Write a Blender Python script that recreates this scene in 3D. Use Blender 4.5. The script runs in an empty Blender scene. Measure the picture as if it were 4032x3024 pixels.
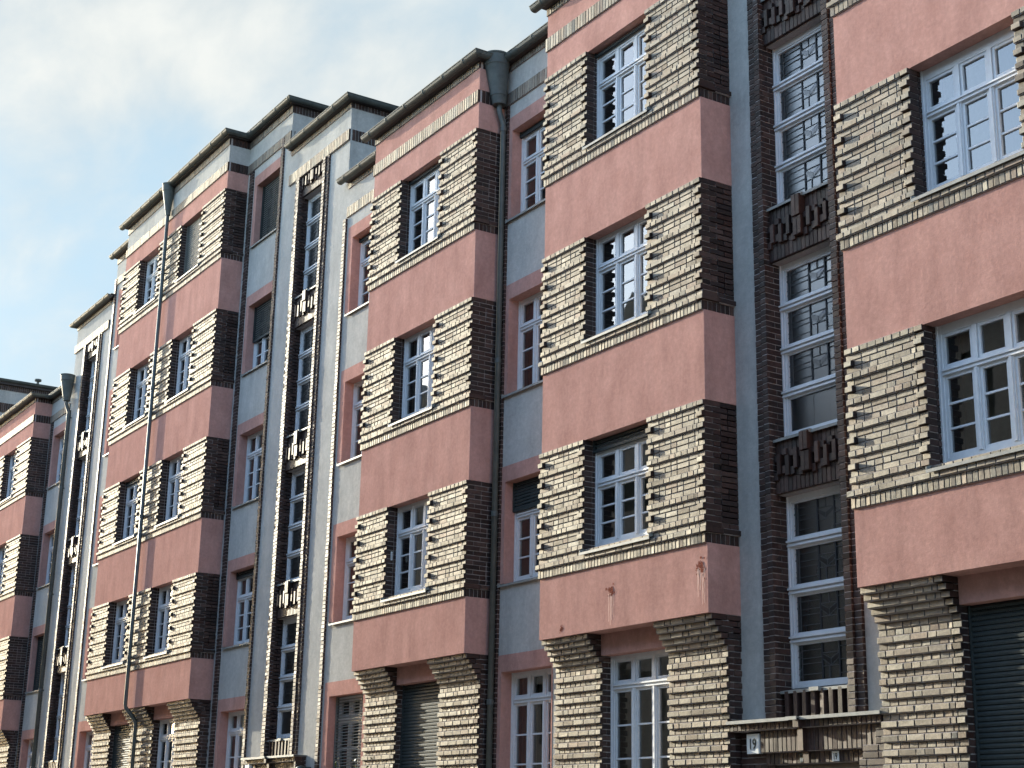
import bpy, math, random
from mathutils import Vector, Matrix
R = math.radians
scn = bpy.context.scene
# ------------------------------------------------------------------ camera
cd = bpy.data.cameras.new("camera"); cam = bpy.data.objects.new("camera", cd); scn.collection.objects.link(cam)
cr, cu, cf = Vector((.53588, .84407, .01915)), Vector((.22520, -.16476, .96028)), Vector((-.81370, .51029, .27838))
cam.matrix_world = Matrix(((cr.x, cu.x, -cf.x, 0), (cr.y, cu.y, -cf.y, -12.57), (cr.z, cu.z, -cf.z, 1.6), (0, 0, 0, 1)))
cd.sensor_fit = 'HORIZONTAL'; cd.sensor_width = 36; cd.lens = 6133.7/4032*36; cd.clip_end = 3000; cd.clip_start = .1
scn.camera = cam
# ------------------------------------------------------------------ sun, sky, exposure
SUN_AZ, SUN_EL = R(10.0), R(14.5)          # azimuth measured from the facade line, towards the street
sd = Vector((-math.cos(SUN_AZ)*math.cos(SUN_EL), -math.sin(SUN_AZ)*math.cos(SUN_EL), math.sin(SUN_EL)))
sl = bpy.data.lights.new("sun", 'SUN'); sl.energy = 5.0; sl.angle = R(.5); sl.color = (1, .94, .77)
so = bpy.data.objects.new("sun", sl); scn.collection.objects.link(so); so.rotation_euler = sd.to_track_quat('Z', 'Y').to_euler()
so.location = (-60, -20, 40)
w = bpy.data.worlds.new("World"); scn.world = w; w.use_nodes = True
nt = w.node_tree; nt.nodes.clear()
def N(t, **k):
    n = nt.nodes.new(t)
    for a, v in k.items():
        if a.startswith('i_'): n.inputs[int(a[2:])].default_value = v
        else: setattr(n, a, v)
    return n
def Lk(a, b): nt.links.new(a, b)
sky = N('ShaderNodeTexSky', sky_type='NISHITA', sun_disc=False, sun_elevation=SUN_EL, sun_rotation=math.atan2(sd.x, sd.y), air_density=1.0, dust_density=1.0, ozone_density=1.5)
bg = N('ShaderNodeBackground'); bg.inputs[1].default_value = .12
out = N('ShaderNodeOutputWorld')
tc = N('ShaderNodeTexCoord'); sp = N('ShaderNodeSeparateXYZ'); Lk(tc.outputs['Generated'], sp.inputs[0])
zz = N('ShaderNodeMath', operation='MAXIMUM', i_1=.0); Lk(sp.outputs[2], zz.inputs[0])
za = N('ShaderNodeMath', operation='ADD', i_1=.22); Lk(zz.outputs[0], za.inputs[0])
dx = N('ShaderNodeMath', operation='DIVIDE'); Lk(sp.outputs[0], dx.inputs[0]); Lk(za.outputs[0], dx.inputs[1])
dy = N('ShaderNodeMath', operation='DIVIDE'); Lk(sp.outputs[1], dy.inputs[0]); Lk(za.outputs[0], dy.inputs[1])
cb = N('ShaderNodeCombineXYZ'); Lk(dx.outputs[0], cb.inputs[0]); Lk(dy.outputs[0], cb.inputs[1])
mp = N('ShaderNodeMapping'); mp.inputs['Rotation'].default_value = (0, 0, R(38)); mp.inputs['Scale'].default_value = (1, 1.7, 1); mp.inputs['Location'].default_value = (8.2, 2.3, 0)
Lk(cb.outputs[0], mp.inputs[0])
n1 = N('ShaderNodeTexNoise'); n1.inputs['Scale'].default_value = .75; n1.inputs['Detail'].default_value = 4; n1.inputs['Roughness'].default_value = .5; n1.inputs['Distortion'].default_value = .3
n2 = N('ShaderNodeTexNoise'); n2.inputs['Scale'].default_value = 4.2; n2.inputs['Detail'].default_value = 7; n2.inputs['Roughness'].default_value = .55; n2.inputs['Distortion'].default_value = .25
Lk(mp.outputs[0], n1.inputs['Vector']); Lk(mp.outputs[0], n2.inputs['Vector'])
m1 = N('ShaderNodeMath', operation='MULTIPLY', i_1=.36); Lk(n2.outputs[0], m1.inputs[0])
m2 = N('ShaderNodeMath', operation='ADD'); Lk(n1.outputs[0], m2.inputs[0]); Lk(m1.outputs[0], m2.inputs[1])
# the half of the sky over the other side of the street is clearer and a deeper, brighter blue
ysh = N('ShaderNodeMapRange'); ysh.inputs[1].default_value = -.45; ysh.inputs[2].default_value = .25; ysh.inputs[3].default_value = -.28; ysh.inputs[4].default_value = .05
Lk(sp.outputs[1], ysh.inputs[0])
m3 = N('ShaderNodeMath', operation='ADD'); Lk(m2.outputs[0], m3.inputs[0]); Lk(ysh.outputs[0], m3.inputs[1])
rp = N('ShaderNodeMapRange', interpolation_type='SMOOTHSTEP'); rp.inputs[1].default_value = .51; rp.inputs[2].default_value = .78; rp.inputs[3].default_value = .05; rp.inputs[4].default_value = 1
Lk(m3.outputs[0], rp.inputs[0])
gn = N('ShaderNodeMapRange', interpolation_type='SMOOTHSTEP'); gn.inputs[1].default_value = .22; gn.inputs[2].default_value = -.40; gn.inputs[3].default_value = 0.; gn.inputs[4].default_value = 1.
Lk(sp.outputs[1], gn.inputs[0])
nb = N('ShaderNodeMixRGB', blend_type='MULTIPLY'); nb.inputs[0].default_value = 1; nb.inputs[2].default_value = (3.15, 3.1, 2.95, 1); Lk(sky.outputs[0], nb.inputs[1])
nf = N('ShaderNodeMixRGB', blend_type='MIX'); nf.inputs[0].default_value = .12; nf.inputs[1].default_value = (1.78, 2.61, 3.18, 1); Lk(sky.outputs[0], nf.inputs[2])
base = N('ShaderNodeMixRGB', blend_type='MIX'); Lk(gn.outputs[0], base.inputs[0]); Lk(nf.outputs[0], base.inputs[1]); Lk(nb.outputs[0], base.inputs[2])
cf_ = N('ShaderNodeMixRGB', blend_type='MIX'); cf_.inputs[1].default_value = (2.30, 2.62, 2.78, 1); cf_.inputs[2].default_value = (3.30, 3.40, 3.30, 1); cr2 = N('ShaderNodeMapRange'); cr2.inputs[1].default_value = .36; cr2.inputs[2].default_value = .66; Lk(n2.outputs[0], cr2.inputs[0]); Lk(cr2.outputs[0], cf_.inputs[0])
cg_ = N('ShaderNodeMixRGB', blend_type='MIX'); Lk(gn.outputs[0], cg_.inputs[0]); Lk(cf_.outputs[0], cg_.inputs[1]); cg_.inputs[2].default_value = (5.40, 6.05, 6.70, 1)
mx = N('ShaderNodeMixRGB', blend_type='MIX'); Lk(rp.outputs[0], mx.inputs[0]); Lk(base.outputs[0], mx.inputs[1]); Lk(cg_.outputs[0], mx.inputs[2])
# away from the sun the sky is bluer and dimmer
xr = N('ShaderNodeMapRange', interpolation_type='SMOOTHSTEP'); xr.inputs[1].default_value = -.15; xr.inputs[2].default_value = .6; Lk(sp.outputs[0], xr.inputs[0])
xm = N('ShaderNodeMixRGB', blend_type='MULTIPLY'); xm.inputs[2].default_value = (.62, .68, .80, 1); Lk(xr.outputs[0], xm.inputs[0]); Lk(mx.outputs[0], xm.inputs[1])
Lk(xm.outputs[0], bg.inputs[0]); Lk(bg.outputs[0], out.inputs[0])
scn.view_settings.view_transform = 'Standard'; scn.view_settings.look = 'None'; scn.view_settings.gamma = 1
scn.view_settings.exposure = 1.20
scn.cycles.use_denoising = True
scn.cycles.max_bounces = 8; scn.cycles.transparent_max_bounces = 12

# ------------------------------------------------------------------ helpers
rng = random.Random(19)
class MB:
    """collects quads with a per-face tint and material index"""
    def __init__(s): s.v = []; s.f = []; s.t = []; s.m = []
    def poly(s, pts, t=.5, m=0):
        i = len(s.v); s.v += [tuple(p) for p in pts]; s.f.append(tuple(range(i, i+len(pts)))); s.t.append(t); s.m.append(m)
    def mesh(s, vs, fs, t=.5, m=0):
        i = len(s.v); s.v += [tuple(p) for p in vs]
        for f in fs: s.f.append(tuple(j+i for j in f)); s.t.append(t); s.m.append(m)
    def box(s, x0, x1, y0, y1, z0, z1, t=.5, m=0):
        s.mesh([(x0,y0,z0),(x1,y0,z0),(x1,y1,z0),(x0,y1,z0),(x0,y0,z1),(x1,y0,z1),(x1,y1,z1),(x0,y1,z1)],
               [(0,3,2,1),(4,5,6,7),(0,1,5,4),(1,2,6,5),(2,3,7,6),(3,0,4,7)], t, m)
    def tube(s, path, r, seg=12, t=.5, m=0, cap=True):
        path = [Vector(p) for p in path]; rs = r if isinstance(r, (list, tuple)) else [r]*len(path)
        i0 = len(s.v); n = len(path)
        for k, p in enumerate(path):
            d = (path[min(k+1, n-1)]-path[max(k-1, 0)]).normalized()
            a = Vector((0, 1, 0)) if abs(d.y) < .9 else Vector((1, 0, 0))
            e1 = d.cross(a).normalized(); e2 = d.cross(e1).normalized()
            for j in range(seg):
                q = 2*math.pi*j/seg; s.v.append(tuple(p+(e1*math.cos(q)+e2*math.sin(q))*rs[k]))
        for k in range(n-1):
            for j in range(seg):
                a, b = i0+k*seg+j, i0+k*seg+(j+1) % seg
                s.f.append((a, b, b+seg, a+seg)); s.t.append(t); s.m.append(m)
        if cap:
            s.f.append(tuple(i0+j for j in range(seg))[::-1]); s.t.append(t); s.m.append(m)
            s.f.append(tuple(i0+(n-1)*seg+j for j in range(seg))); s.t.append(t); s.m.append(m)
    def build(s, name, mats, parent=None, shade_smooth=False, label=None):
        me = bpy.data.meshes.new(name); me.from_pydata(s.v, [], s.f)
        for mt in (mats if isinstance(mats, (list, tuple)) else [mats]): me.materials.append(mt)
        if s.f:
            me.polygons.foreach_set('material_index', s.m)
            at = me.attributes.new('tint', 'FLOAT', 'FACE'); at.data.foreach_set('value', s.t)
        if shade_smooth: me.polygons.foreach_set('use_smooth', [True]*len(s.f))
        me.update(); o = bpy.data.objects.new(name, me); scn.collection.objects.link(o)
        if parent is not None: o.parent = parent; o.matrix_parent_inverse = Matrix.Translation(-W(parent))
        if label: o['label'] = label
        return o
def W(o):                                   # world location of a parent (no rotations anywhere)
    l = Vector(o.location)
    if o.parent is None: return l
    return Vector((0, 0, 0)) if o.type == 'MESH' else l
def tag(o, label=None, cat=None, group=None, kind=None):
    for k, v in (('label', label), ('category', cat), ('group', group), ('kind', kind)):
        if v: o[k] = v
    return o
def empty(name, loc, label, cat, group=None):
    o = bpy.data.objects.new(name, None); scn.collection.objects.link(o); o.location = loc; o.empty_display_size = .3
    return tag(o, label, cat, group)
Z = Vector((0, 0, 1))
def brick(mb, o, U, Nn, u0, u1, z0, z1, d0, d1, rough=.004, m=0):
    rough *= .25
    """one brick: front at depth d1 (towards Nn), back at d0"""
    j = lambda a: rng.uniform(-a, a)
    tl = rng.gauss(0, rough); tv = rng.gauss(0, rough*.6)
    P = lambda u, z, d: o+U*u+Z*z+Nn*d
    fr = [(u0, z0, d1-tl-tv), (u1, z0, d1+tl-tv), (u1, z1, d1+tl+tv), (u0, z1, d1-tl+tv)]
    c = .0042; cu_, cz_ = (u0+u1)/2, (z0+z1)/2
    sg = lambda v, m_: c if v < m_ else -c
    fv = [P(u+sg(u, cu_)+j(.002), z+sg(z, cz_)+j(.0015), d+j(.001)) for u, z, d in fr]
    ev = [P(u+j(.0012), z+j(.001), d-c*.8) for u, z, d in fr]
    bv = [P(u, z, d0) for u, z, _ in fr]
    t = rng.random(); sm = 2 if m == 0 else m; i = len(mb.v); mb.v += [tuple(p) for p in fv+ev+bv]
    fl = m if Nn.x < .5 else sm  # fronts turned away from the sun take the shaded brick copy
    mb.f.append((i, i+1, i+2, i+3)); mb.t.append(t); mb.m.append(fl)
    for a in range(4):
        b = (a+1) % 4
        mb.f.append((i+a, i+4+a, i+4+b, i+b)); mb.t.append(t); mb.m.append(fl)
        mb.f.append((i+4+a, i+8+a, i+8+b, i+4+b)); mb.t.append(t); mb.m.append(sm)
def row(mb, o, U, Nn, u0, u1, z0, z1, d1, lens=(.115, .24), d0=-.03, jt=.013, rough=.004, off=0.):
    """one course of bricks with its mortar"""
    zb, zt = z0+.007, z1-.0065
    u = u0; first = True
    while u < u1-.015:
        L = rng.choice(lens)+jt
        if first and off: L = off
        first = False
        e = u+L
        if u1-e < .055: e = u1+jt
        brick(mb, o, U, Nn, u, min(e-jt, u1), zb, zt, d0, d1, rough)
        u = e
    P = lambda u, z, d: o+U*u+Z*z+Nn*d
    a = d1-.012; us, ue = u0+.004, u1-.004
    mb.mesh([P(us,z0,a),P(ue,z0,a),P(ue,z1,a),P(us,z1,a),P(us,z0,d0),P(ue,z0,d0),P(ue,z1,d0),P(us,z1,d0)],
            [(0,1,2,3),(0,4,5,1),(1,5,6,2),(2,6,7,3),(3,7,4,0)], .5, 1)
def soldiers(mb, o, U, Nn, u0, u1, z0, z1, d1, wd=.066, jt=.011, d0=-.03, rough=.005):
    n = max(1, round((u1-u0)/(wd+jt))); p = (u1-u0)/n
    for i in range(n):
        brick(mb, o, U, Nn, u0+i*p, u0+(i+1)*p-jt, z0+.004, z1-.004, d0, d1, rough)
    P = lambda u, z, d: o+U*u+Z*z+Nn*d
    a = d1-.012; us, ue = u0+.004, u1-.014
    mb.mesh([P(us,z0,a),P(ue,z0,a),P(ue,z1,a),P(us,z1,a),P(us,z0,d0),P(ue,z0,d0),P(ue,z1,d0),P(us,z1,d0)],
            [(0,1,2,3),(0,4,5,1),(1,5,6,2),(2,6,7,3),(3,7,4,0)], .5, 1)
X = Vector((1, 0, 0)); Y = Vector((0, 1, 0)); NF = Vector((0, -1, 0))
# ------------------------------------------------------------------ materials
def mat(name):
    m = bpy.data.materials.new(name); m.use_nodes = True; t = m.node_tree
    return m, t, t.nodes['Principled BSDF']
def nd(t, ty, **k):
    n = t.nodes.new(ty)
    for a, v in k.items(): setattr(n, a, v)
    return n
def ramp(t, pts):
    r = nd(t, 'ShaderNodeValToRGB'); e = r.color_ramp.elements
    while len(e) < len(pts): e.new(.5)
    for el, (p, c) in zip(e, pts): el.position = p; el.color = (*c, 1)
    return r
def noise(t, scale, detail=5, rough=.55, vec=None, sc=None):
    co = nd(t, 'ShaderNodeNewGeometry'); mp_ = nd(t, 'ShaderNodeMapping'); t.links.new(co.outputs['Position'], mp_.inputs[0])
    if sc: mp_.inputs['Scale'].default_value = sc
    n = nd(t, 'ShaderNodeTexNoise'); n.inputs['Scale'].default_value = scale; n.inputs['Detail'].default_value = detail; n.inputs['Roughness'].default_value = rough
    t.links.new(mp_.outputs[0], n.inputs['Vector']); return n
def bump(t, b, src, st, dist=.01):
    n = nd(t, 'ShaderNodeBump'); n.inputs['Strength'].default_value = st; n.inputs['Distance'].default_value = dist
    t.links.new(src, n.inputs['Height']); t.links.new(n.outputs[0], b.inputs['Normal']); return n
def mixc(t, a, b, f, typ='MIX'):
    n = nd(t, 'ShaderNodeMixRGB', blend_type=typ)
    for i, q in ((1, a), (2, b), (0, f)):
        if hasattr(q, 'links'): t.links.new(q, n.inputs[i])
        elif i == 0: n.inputs[0].default_value = q
        else: n.inputs[i].default_value = (*q, 1)
    return n.outputs[0]
M = {}
def brickmat(name, cols, rough, spec, ior, bst):
    m, t, b = mat(name)
    at = nd(t, 'ShaderNodeAttribute', attribute_name='tint')
    r = ramp(t, cols); t.links.new(at.outputs['Fac'], r.inputs[0])
    n = noise(t, 16, 4, .6); f = ramp(t, [(.3, (.6, .6, .6)), (.7, (1.3, 1.3, 1.3))]); t.links.new(n.outputs[0], f.inputs[0])
    t.links.new(mixc(t, r.outputs[0], f.outputs[0], 1, 'MULTIPLY'), b.inputs['Base Color'])
    b.inputs['Specular IOR Level'].default_value = spec; b.inputs['IOR'].default_value = ior
    mm = nd(t, 'ShaderNodeMath', operation='MULTIPLY'); mm.inputs[1].default_value = 7.13; t.links.new(at.outputs['Fac'], mm.inputs[0])
    fr = nd(t, 'ShaderNodeMath', operation='FRACT'); t.links.new(mm.outputs[0], fr.inputs[0])
    gz = ramp(t, [(0, (.58, .53, .44)), (.3, (1, .95, .81)), (.55, (.82, .77, .66)), (.75, (1, .97, .85)), (1, (.76, .66, .56))]); t.links.new(fr.outputs[0], gz.inputs[0])
    n4 = noise(t, 38, 3, .6); g4 = ramp(t, [(.3, (.72, .72, .72)), (.6, (1, 1, 1))]); t.links.new(n4.outputs[0], g4.inputs[0])
    t.links.new(mixc(t, gz.outputs[0], g4.outputs[0], 1, 'MULTIPLY'), b.inputs['Specular Tint'])
    n2_ = noise(t, 9, 3, .5)
    rr = nd(t, 'ShaderNodeMapRange'); rr.inputs[3].default_value = rough-.08; rr.inputs[4].default_value = rough+.08; t.links.new(n2_.outputs[0], rr.inputs[0]); t.links.new(rr.outputs[0], b.inputs['Roughness'])
    g = noise(t, 30, 5, .65, sc=(1.6, 1.6, .8)); bump(t, b, g.outputs[0], bst, .012)
    return m
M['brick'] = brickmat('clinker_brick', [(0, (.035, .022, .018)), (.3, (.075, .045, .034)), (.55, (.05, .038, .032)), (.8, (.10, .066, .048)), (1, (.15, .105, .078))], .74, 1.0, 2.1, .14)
M['shade_smooth'] = brickmat('shaded_clinker_brick', [(0, (.016, .009, .009)), (.3, (.040, .017, .014)), (.55, (.022, .014, .015)), (.8, (.052, .026, .022)), (1, (.075, .045, .038))], .62, .55, 1.5, .08)  # darker, duller clinker copy: shade put into the colour of flanks, strips, panels, portals
def flat(name, col, rough=.8, spec=.3, metal=0., nscale=None, var=.25, bst=0., bscale=60, bd=.004):
    m, t, b = mat(name)
    b.inputs['Base Color'].default_value = (*col, 1); b.inputs['Roughness'].default_value = rough; b.inputs['Specular IOR Level'].default_value = spec; b.inputs['Metallic'].default_value = metal
    if nscale:
        n = noise(t, nscale, 6, .6); f = ramp(t, [(.25, tuple(c*(1-var) for c in col)), (.75, tuple(min(1, c*(1+var)) for c in col))])
        t.links.new(n.outputs[0], f.inputs[0]); t.links.new(f.outputs[0], b.inputs['Base Color'])
    if bst:
        g = noise(t, bscale, 5, .6); bump(t, b, g.outputs[0], bst, bd)
    return m
M['mortar'] = flat('mortar', (.38, .34, .325), .95, .05, nscale=30)
def plaster(name, col, col2, streak, bst, bscale):
    m, t, b = mat(name)
    b.inputs['Roughness'].default_value = 1; b.inputs['Specular IOR Level'].default_value = 0; b.inputs['Diffuse Roughness'].default_value = .12
    n = noise(t, 2.2, 8, .68, sc=(1, 1, .8)); f = ramp(t, [(.32, col), (.68, col2)]); t.links.new(n.outputs[0], f.inputs[0])
    s = noise(t, 1.7, 7, .7, sc=(1.6, 1.6, .38)); sr = ramp(t, [(.30, (1-streak,)*3), (.52, (1,)*3), (.72, (1+streak*.6, 1+streak*.6, 1+streak*.5))]); t.links.new(s.outputs[0], sr.inputs[0])
    c = mixc(t, f.outputs[0], sr.outputs[0], 1, 'MULTIPLY')
    n3 = noise(t, 16, 5, .75); r3 = ramp(t, [(.32, (1-.6*streak,)*3), (.5, (1,)*3), (.68, (1+.8*streak,)*3)]); t.links.new(n3.outputs[0], r3.inputs[0])
    t.links.new(mixc(t, c, r3.outputs[0], 1, 'MULTIPLY'), b.inputs['Base Color'])
    g = noise(t, bscale, 6, .7); bump(t, b, g.outputs[0], bst, .008)
    return m
M['pink'] = plaster('pink_plaster', (.42, .228, .19), (.515, .295, .248), .17, .45, 24)
M['grey'] = plaster('grey_render', (.40, .39, .365), (.48, .465, .435), .17, .9, 15)
M['frame'] = flat('white_paint', (.66, .67, .68), .45, .45, nscale=14, var=.07)
M['zinc'] = flat('weathered_zinc', (.085, .095, .088), .62, .35, .0, nscale=7, var=.3, bst=.05, bscale=25)
M['pipe'] = flat('painted_pipe', (.075, .085, .078), .5, .5, .0, nscale=6, var=.3)
M['sill'] = flat('sill_zinc', (.24, .24, .22), .6, .4, .0, nscale=9, var=.3)
M['eaves'] = flat('eaves_board', (.055, .045, .042), .7, .3, nscale=8)
M['roof'] = flat('roof_felt', (.07, .065, .06), .8, .3, nscale=4)
M['blind'] = flat('blind_slats', (.036, .045, .045), .6, .2, nscale=12, var=.2)
M['blindgrey'] = flat('blind_slats_grey', (.15, .16, .15), .5, .4, nscale=12, var=.2)
M['room'] = flat('room_interior', (.12, .128, .122), .9, .1, nscale=1.2, var=.6)
M['lead'] = flat('window_lead', (.03, .032, .034), .6, .4)
M['came'] = flat('window_came', (.10, .105, .105), .6, .4)
M['ink'] = flat('black_enamel', (.012, .02, .016), .4, .4)
M['signwhite'] = flat('white_enamel', (.72, .73, .70), .35, .5, nscale=10, var=.06)
M['door'] = flat('dark_door', (.03, .022, .018), .5, .4)
M['splash'] = flat('red_paint', (.21, .075, .052), 1, .0, nscale=30, var=.4)
M['drip'] = flat('pale_drip', (.66, .47, .40), 1, .0)
M['asphalt'] = flat('asphalt', (.05, .05, .052), .9, .3, nscale=3, var=.25, bst=.3, bscale=90)
M['paving'] = flat('paving', (.22, .21, .20), .9, .2, nscale=2, var=.25, bst=.2, bscale=40)
M['leaf'] = flat('leaf', (.10, .13, .02), .6, .4, nscale=8, var=.4)
M['cream'] = flat('cream_render', (.42, .40, .36), .9, .15, nscale=1, var=.15)
def glassmat(name, refl, tint, bst=0, bscale=20, rough=.015):
    m, t, b = mat(name); t.nodes.remove(b); o = t.nodes['Material Output']
    tr = nd(t, 'ShaderNodeBsdfTransparent'); tr.inputs[0].default_value = (*tint, 1)
    gl = nd(t, 'ShaderNodeBsdfGlossy'); gl.inputs['Roughness'].default_value = rough; gl.inputs['Color'].default_value = (.96, .98, 1, 1)
    fr = nd(t, 'ShaderNodeFresnel'); fr.inputs[0].default_value = refl
    mxs = nd(t, 'ShaderNodeMixShader'); t.links.new(fr.outputs[0], mxs.inputs[0]); t.links.new(tr.outputs[0], mxs.inputs[1]); t.links.new(gl.outputs[0], mxs.inputs[2])
    g = noise(t, bscale if bst else 1.3, 3, .5); bp = nd(t, 'ShaderNodeBump'); bp.inputs['Strength'].default_value = bst if bst else .05; bp.inputs['Distance'].default_value = .004 if bst else .02
    t.links.new(g.outputs[0], bp.inputs['Height']); t.links.new(bp.outputs[0], gl.inputs['Normal']); t.links.new(bp.outputs[0], fr.inputs['Normal'])
    t.links.new(mxs.outputs[0], o.inputs[0]); return m
M['glass'] = glassmat('window_glass', 2.3, (.75, .78, .76))
M['cathedral'] = glassmat('cathedral_glass', 2.1, (.42, .52, .50), .02, 26, .30)
M['tinted'] = glassmat('blue_violet_glass', 1.7, (.10, .12, .22), .02, 26, .30)
def curtainmat():
    m, t, b = mat('curtain_net'); b.inputs['Base Color'].default_value = (.6, .6, .58, 1); b.inputs['Roughness'].default_value = .9
    tr = nd(t, 'ShaderNodeBsdfTransparent'); mxs = nd(t, 'ShaderNodeMixShader'); mxs.inputs[0].default_value = .6
    o = t.nodes['Material Output']; t.links.new(tr.outputs[0], mxs.inputs[1]); t.links.new(b.outputs[0], mxs.inputs[2]); t.links.new(mxs.outputs[0], o.inputs[0]); return m
M['net'] = curtainmat()
M['darkcurtain'] = flat('dark_curtain', (.035, .035, .045), .9, .1)
BM = [M['brick'], M['mortar'], M['shade_smooth']]; BM_SHADE = [M['shade_smooth'], M['mortar'], M['shade_smooth']]

# ------------------------------------------------------------------ measured heights and facade positions
BB = {1: 4.348, 2: 7.136, 3: 10.279, 4: 13.383, 5: 16.441}     # underside of plaster band above storey n-1
BT = {1: 5.238, 2: 8.379, 3: 11.494, 4: 14.659}                 # top of plaster band below storey n
YG = .53                                                        # plane of the set-back wall
LOW = dict(s0=13.878, s1=14.118, p=14.53, h=14.66, lip=14.74, base=13.383)
HIGH = dict(s0=16.90, s1=17.135, p=17.58, h=17.76, lip=17.87, base=16.441)
TOW = dict(s0=15.69, s1=15.95, p=16.44, h=16.56, lip=16.65)

# ------------------------------------------------------------------ ground of the street
def sheet(name, x0, x1, y0, y1, z, m):
    mb = MB(); mb.poly([(x0,y0,z),(x1,y0,z),(x1,y1,z),(x0,y1,z)]); return tag(mb.build(name, m), kind='structure')
sheet('ground', -600, 600, -600, 600, -.02, M['paving'])
sheet('road', -400, 200, -10.2, -3.6, .0, M['asphalt'])
mb = MB(); mb.box(-400, 200, -3.6, 1.4, -.02, .12); tag(mb.build('pavement', M['paving']), kind='structure')
mb = MB(); mb.box(-400, 200, -15.4, -10.2, -.02, .12); tag(mb.build('pavement', M['paving']), kind='structure')

# ------------------------------------------------------------------ windows
def interior(par, x0, x1, z0, z1, y, dp=.9):
    mb = MB(); a, b, c, d = x0+.02, x1-.02, z0+.02, z1-.02; y0 = y+.07; y1 = y+dp
    mb.poly([(a,y1,c),(b,y1,c),(b,y1,d),(a,y1,d)]); mb.poly([(a,y0,c),(a,y1,c),(a,y1,d),(a,y0,d)]); mb.poly([(b,y0,c),(b,y1,c),(b,y1,d),(b,y0,d)])
    mb.poly([(a,y0,c),(b,y0,c),(b,y1,c),(a,y1,c)]); mb.poly([(a,y0,d),(b,y0,d),(b,y1,d),(a,y1,d)])
    return mb.build('room', M['room'], par)
def slats(par, x0, x1, ztop, zbot, y, m, pitch=.055, open_=False, bar=True):
    mb = MB(); z = ztop
    while z-pitch > zbot:
        h = pitch*(.42 if open_ else 1.06); dz = pitch*.0
        # a tilted curved slat: two faces
        mb.mesh([(x0,y+.022,z),(x1,y+.022,z),(x1,y-.004,z-h*.55),(x0,y-.004,z-h*.55),(x1,y,z-h),(x0,y,z-h)], [(0,1,2,3),(3,2,4,5)], rng.random())
        z -= pitch
    if bar: mb.box(x0, x1, y-.012, y+.022, zbot-.03, zbot+.012)
    mb.box(x0, x0+.02, y-.02, y+.04, zbot-.02, ztop); mb.box(x1-.02, x1, y-.02, y+.04, zbot-.02, ztop)
    return mb.build('roller_blind', m, par)
def window(par, x0, x1, z0, z1, y, tr=.50, blind=0, open_=False, bm='blind', curtain=None, top=0.):
    """three lights, transom, glazing bars; y = outer face of the frame"""
    fb = MB(); zt = z1-top; T = zt-tr
    o = .06
    for a, b in ((x0, x0+o), (x1-o, x1)): fb.box(a, b, y, y+.08, z0, z1)
    fb.box(x0+o, x1-o, y+.002, y+.08, z0, z0+.055); fb.box(x0+o, x1-o, y+.002, y+.08, zt-.055, z1)
    fb.box(x0-.012, x0+.022, y-.016, y, z0, z1)
    fb.box(x0+o, x1-o, y-.006, y+.07, T-.04, T+.045); fb.box(x0+o, x1-o, y-.028, y-.006, T+.012, T+.03); fb.box(x0+o, x1-o, y-.02, y-.006, T-.034, T-.018)
    n = 3; wl = (x1-x0-2*o)/n
    for i in range(1, n):
        c = x0+o+i*wl
        fb.box(c-.035, c+.035, y-.004, y+.07, z0+.055, T-.04); fb.box(c-.015, c+.015, y-.018, y-.004, z0+.06, T-.04)
        fb.box(c-.032, c+.032, y-.002, y+.07, T+.045, zt-.055)
    gl = MB()
    for i in range(n):
        a = x0+o+i*wl+(.037 if i else .0); b = x0+o+(i+1)*wl-(.037 if i < n-1 else .0)
        for (c, d, k) in ((z0+.055, T-.04, 3), (T+.045, zt-.055, 1)):
            s = .036
            fb.box(a, a+s, y+.012, y+.066, c, d); fb.box(b-s, b, y+.012, y+.066, c, d)
            fb.box(a+s, b-s, y+.014, y+.066, c, c+s+.008); fb.box(a+s, b-s, y+.014, y+.066, d-s, d)
            c2, d2 = c+s, d-s
            for q in range(1, k):
                zq = c2+(d2-c2)*q/k; fb.box(a+s, b-s, y+.022, y+.062, zq-.012, zq+.012)
            sx, sz = rng.gauss(0, .0015), rng.gauss(0, .0015)
            gl.poly([(a+s,y+.042+sx,c2),(b-s,y+.042-sx,c2),(b-s,y+.042-sx+sz,d2),(a+s,y+.042+sx+sz,d2)])
    f = fb.build('window', M['frame'], par)
    gl.build('glass', M['glass'], f); interior(f, x0, x1, z0, z1, y)
    if blind: slats(f, x0+.01, x1-.01, z1, z1-(z1-z0)*blind if blind < 1 else z0+.03, y-.045, M[bm], open_=open_)
    if curtain is None and not blind and rng.random() < .45: curtain = rng.choice(['l', 'r'])
    if curtain:
        cm = MB(); a, b = {'l': (x0+.08, x0+.5), 'r': (x1-.52, x1-.06), 'a': (x0+.06, x1-.06), 'm': (x0+.5, x1-.5)}[curtain[0]]
        k = 40; pts = []
        for q in range(k+1):
            u = a+(b-a)*q/k; pts.append((u, y+.14+.018*math.sin(q*1.9)+.008*math.sin(q*.7)))
        for q in range(k):
            cm.poly([(*pts[q], z0+.06), (*pts[q+1], z0+.06), (*pts[q+1], (zt if len(curtain) < 3 else T-.04)-.05), (*pts[q], (zt if len(curtain) < 3 else T-.04)-.05)])
        cm.build('curtain', M['darkcurtain'] if 'd' in curtain[1:] else M['net'], f, True)
    return f
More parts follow.
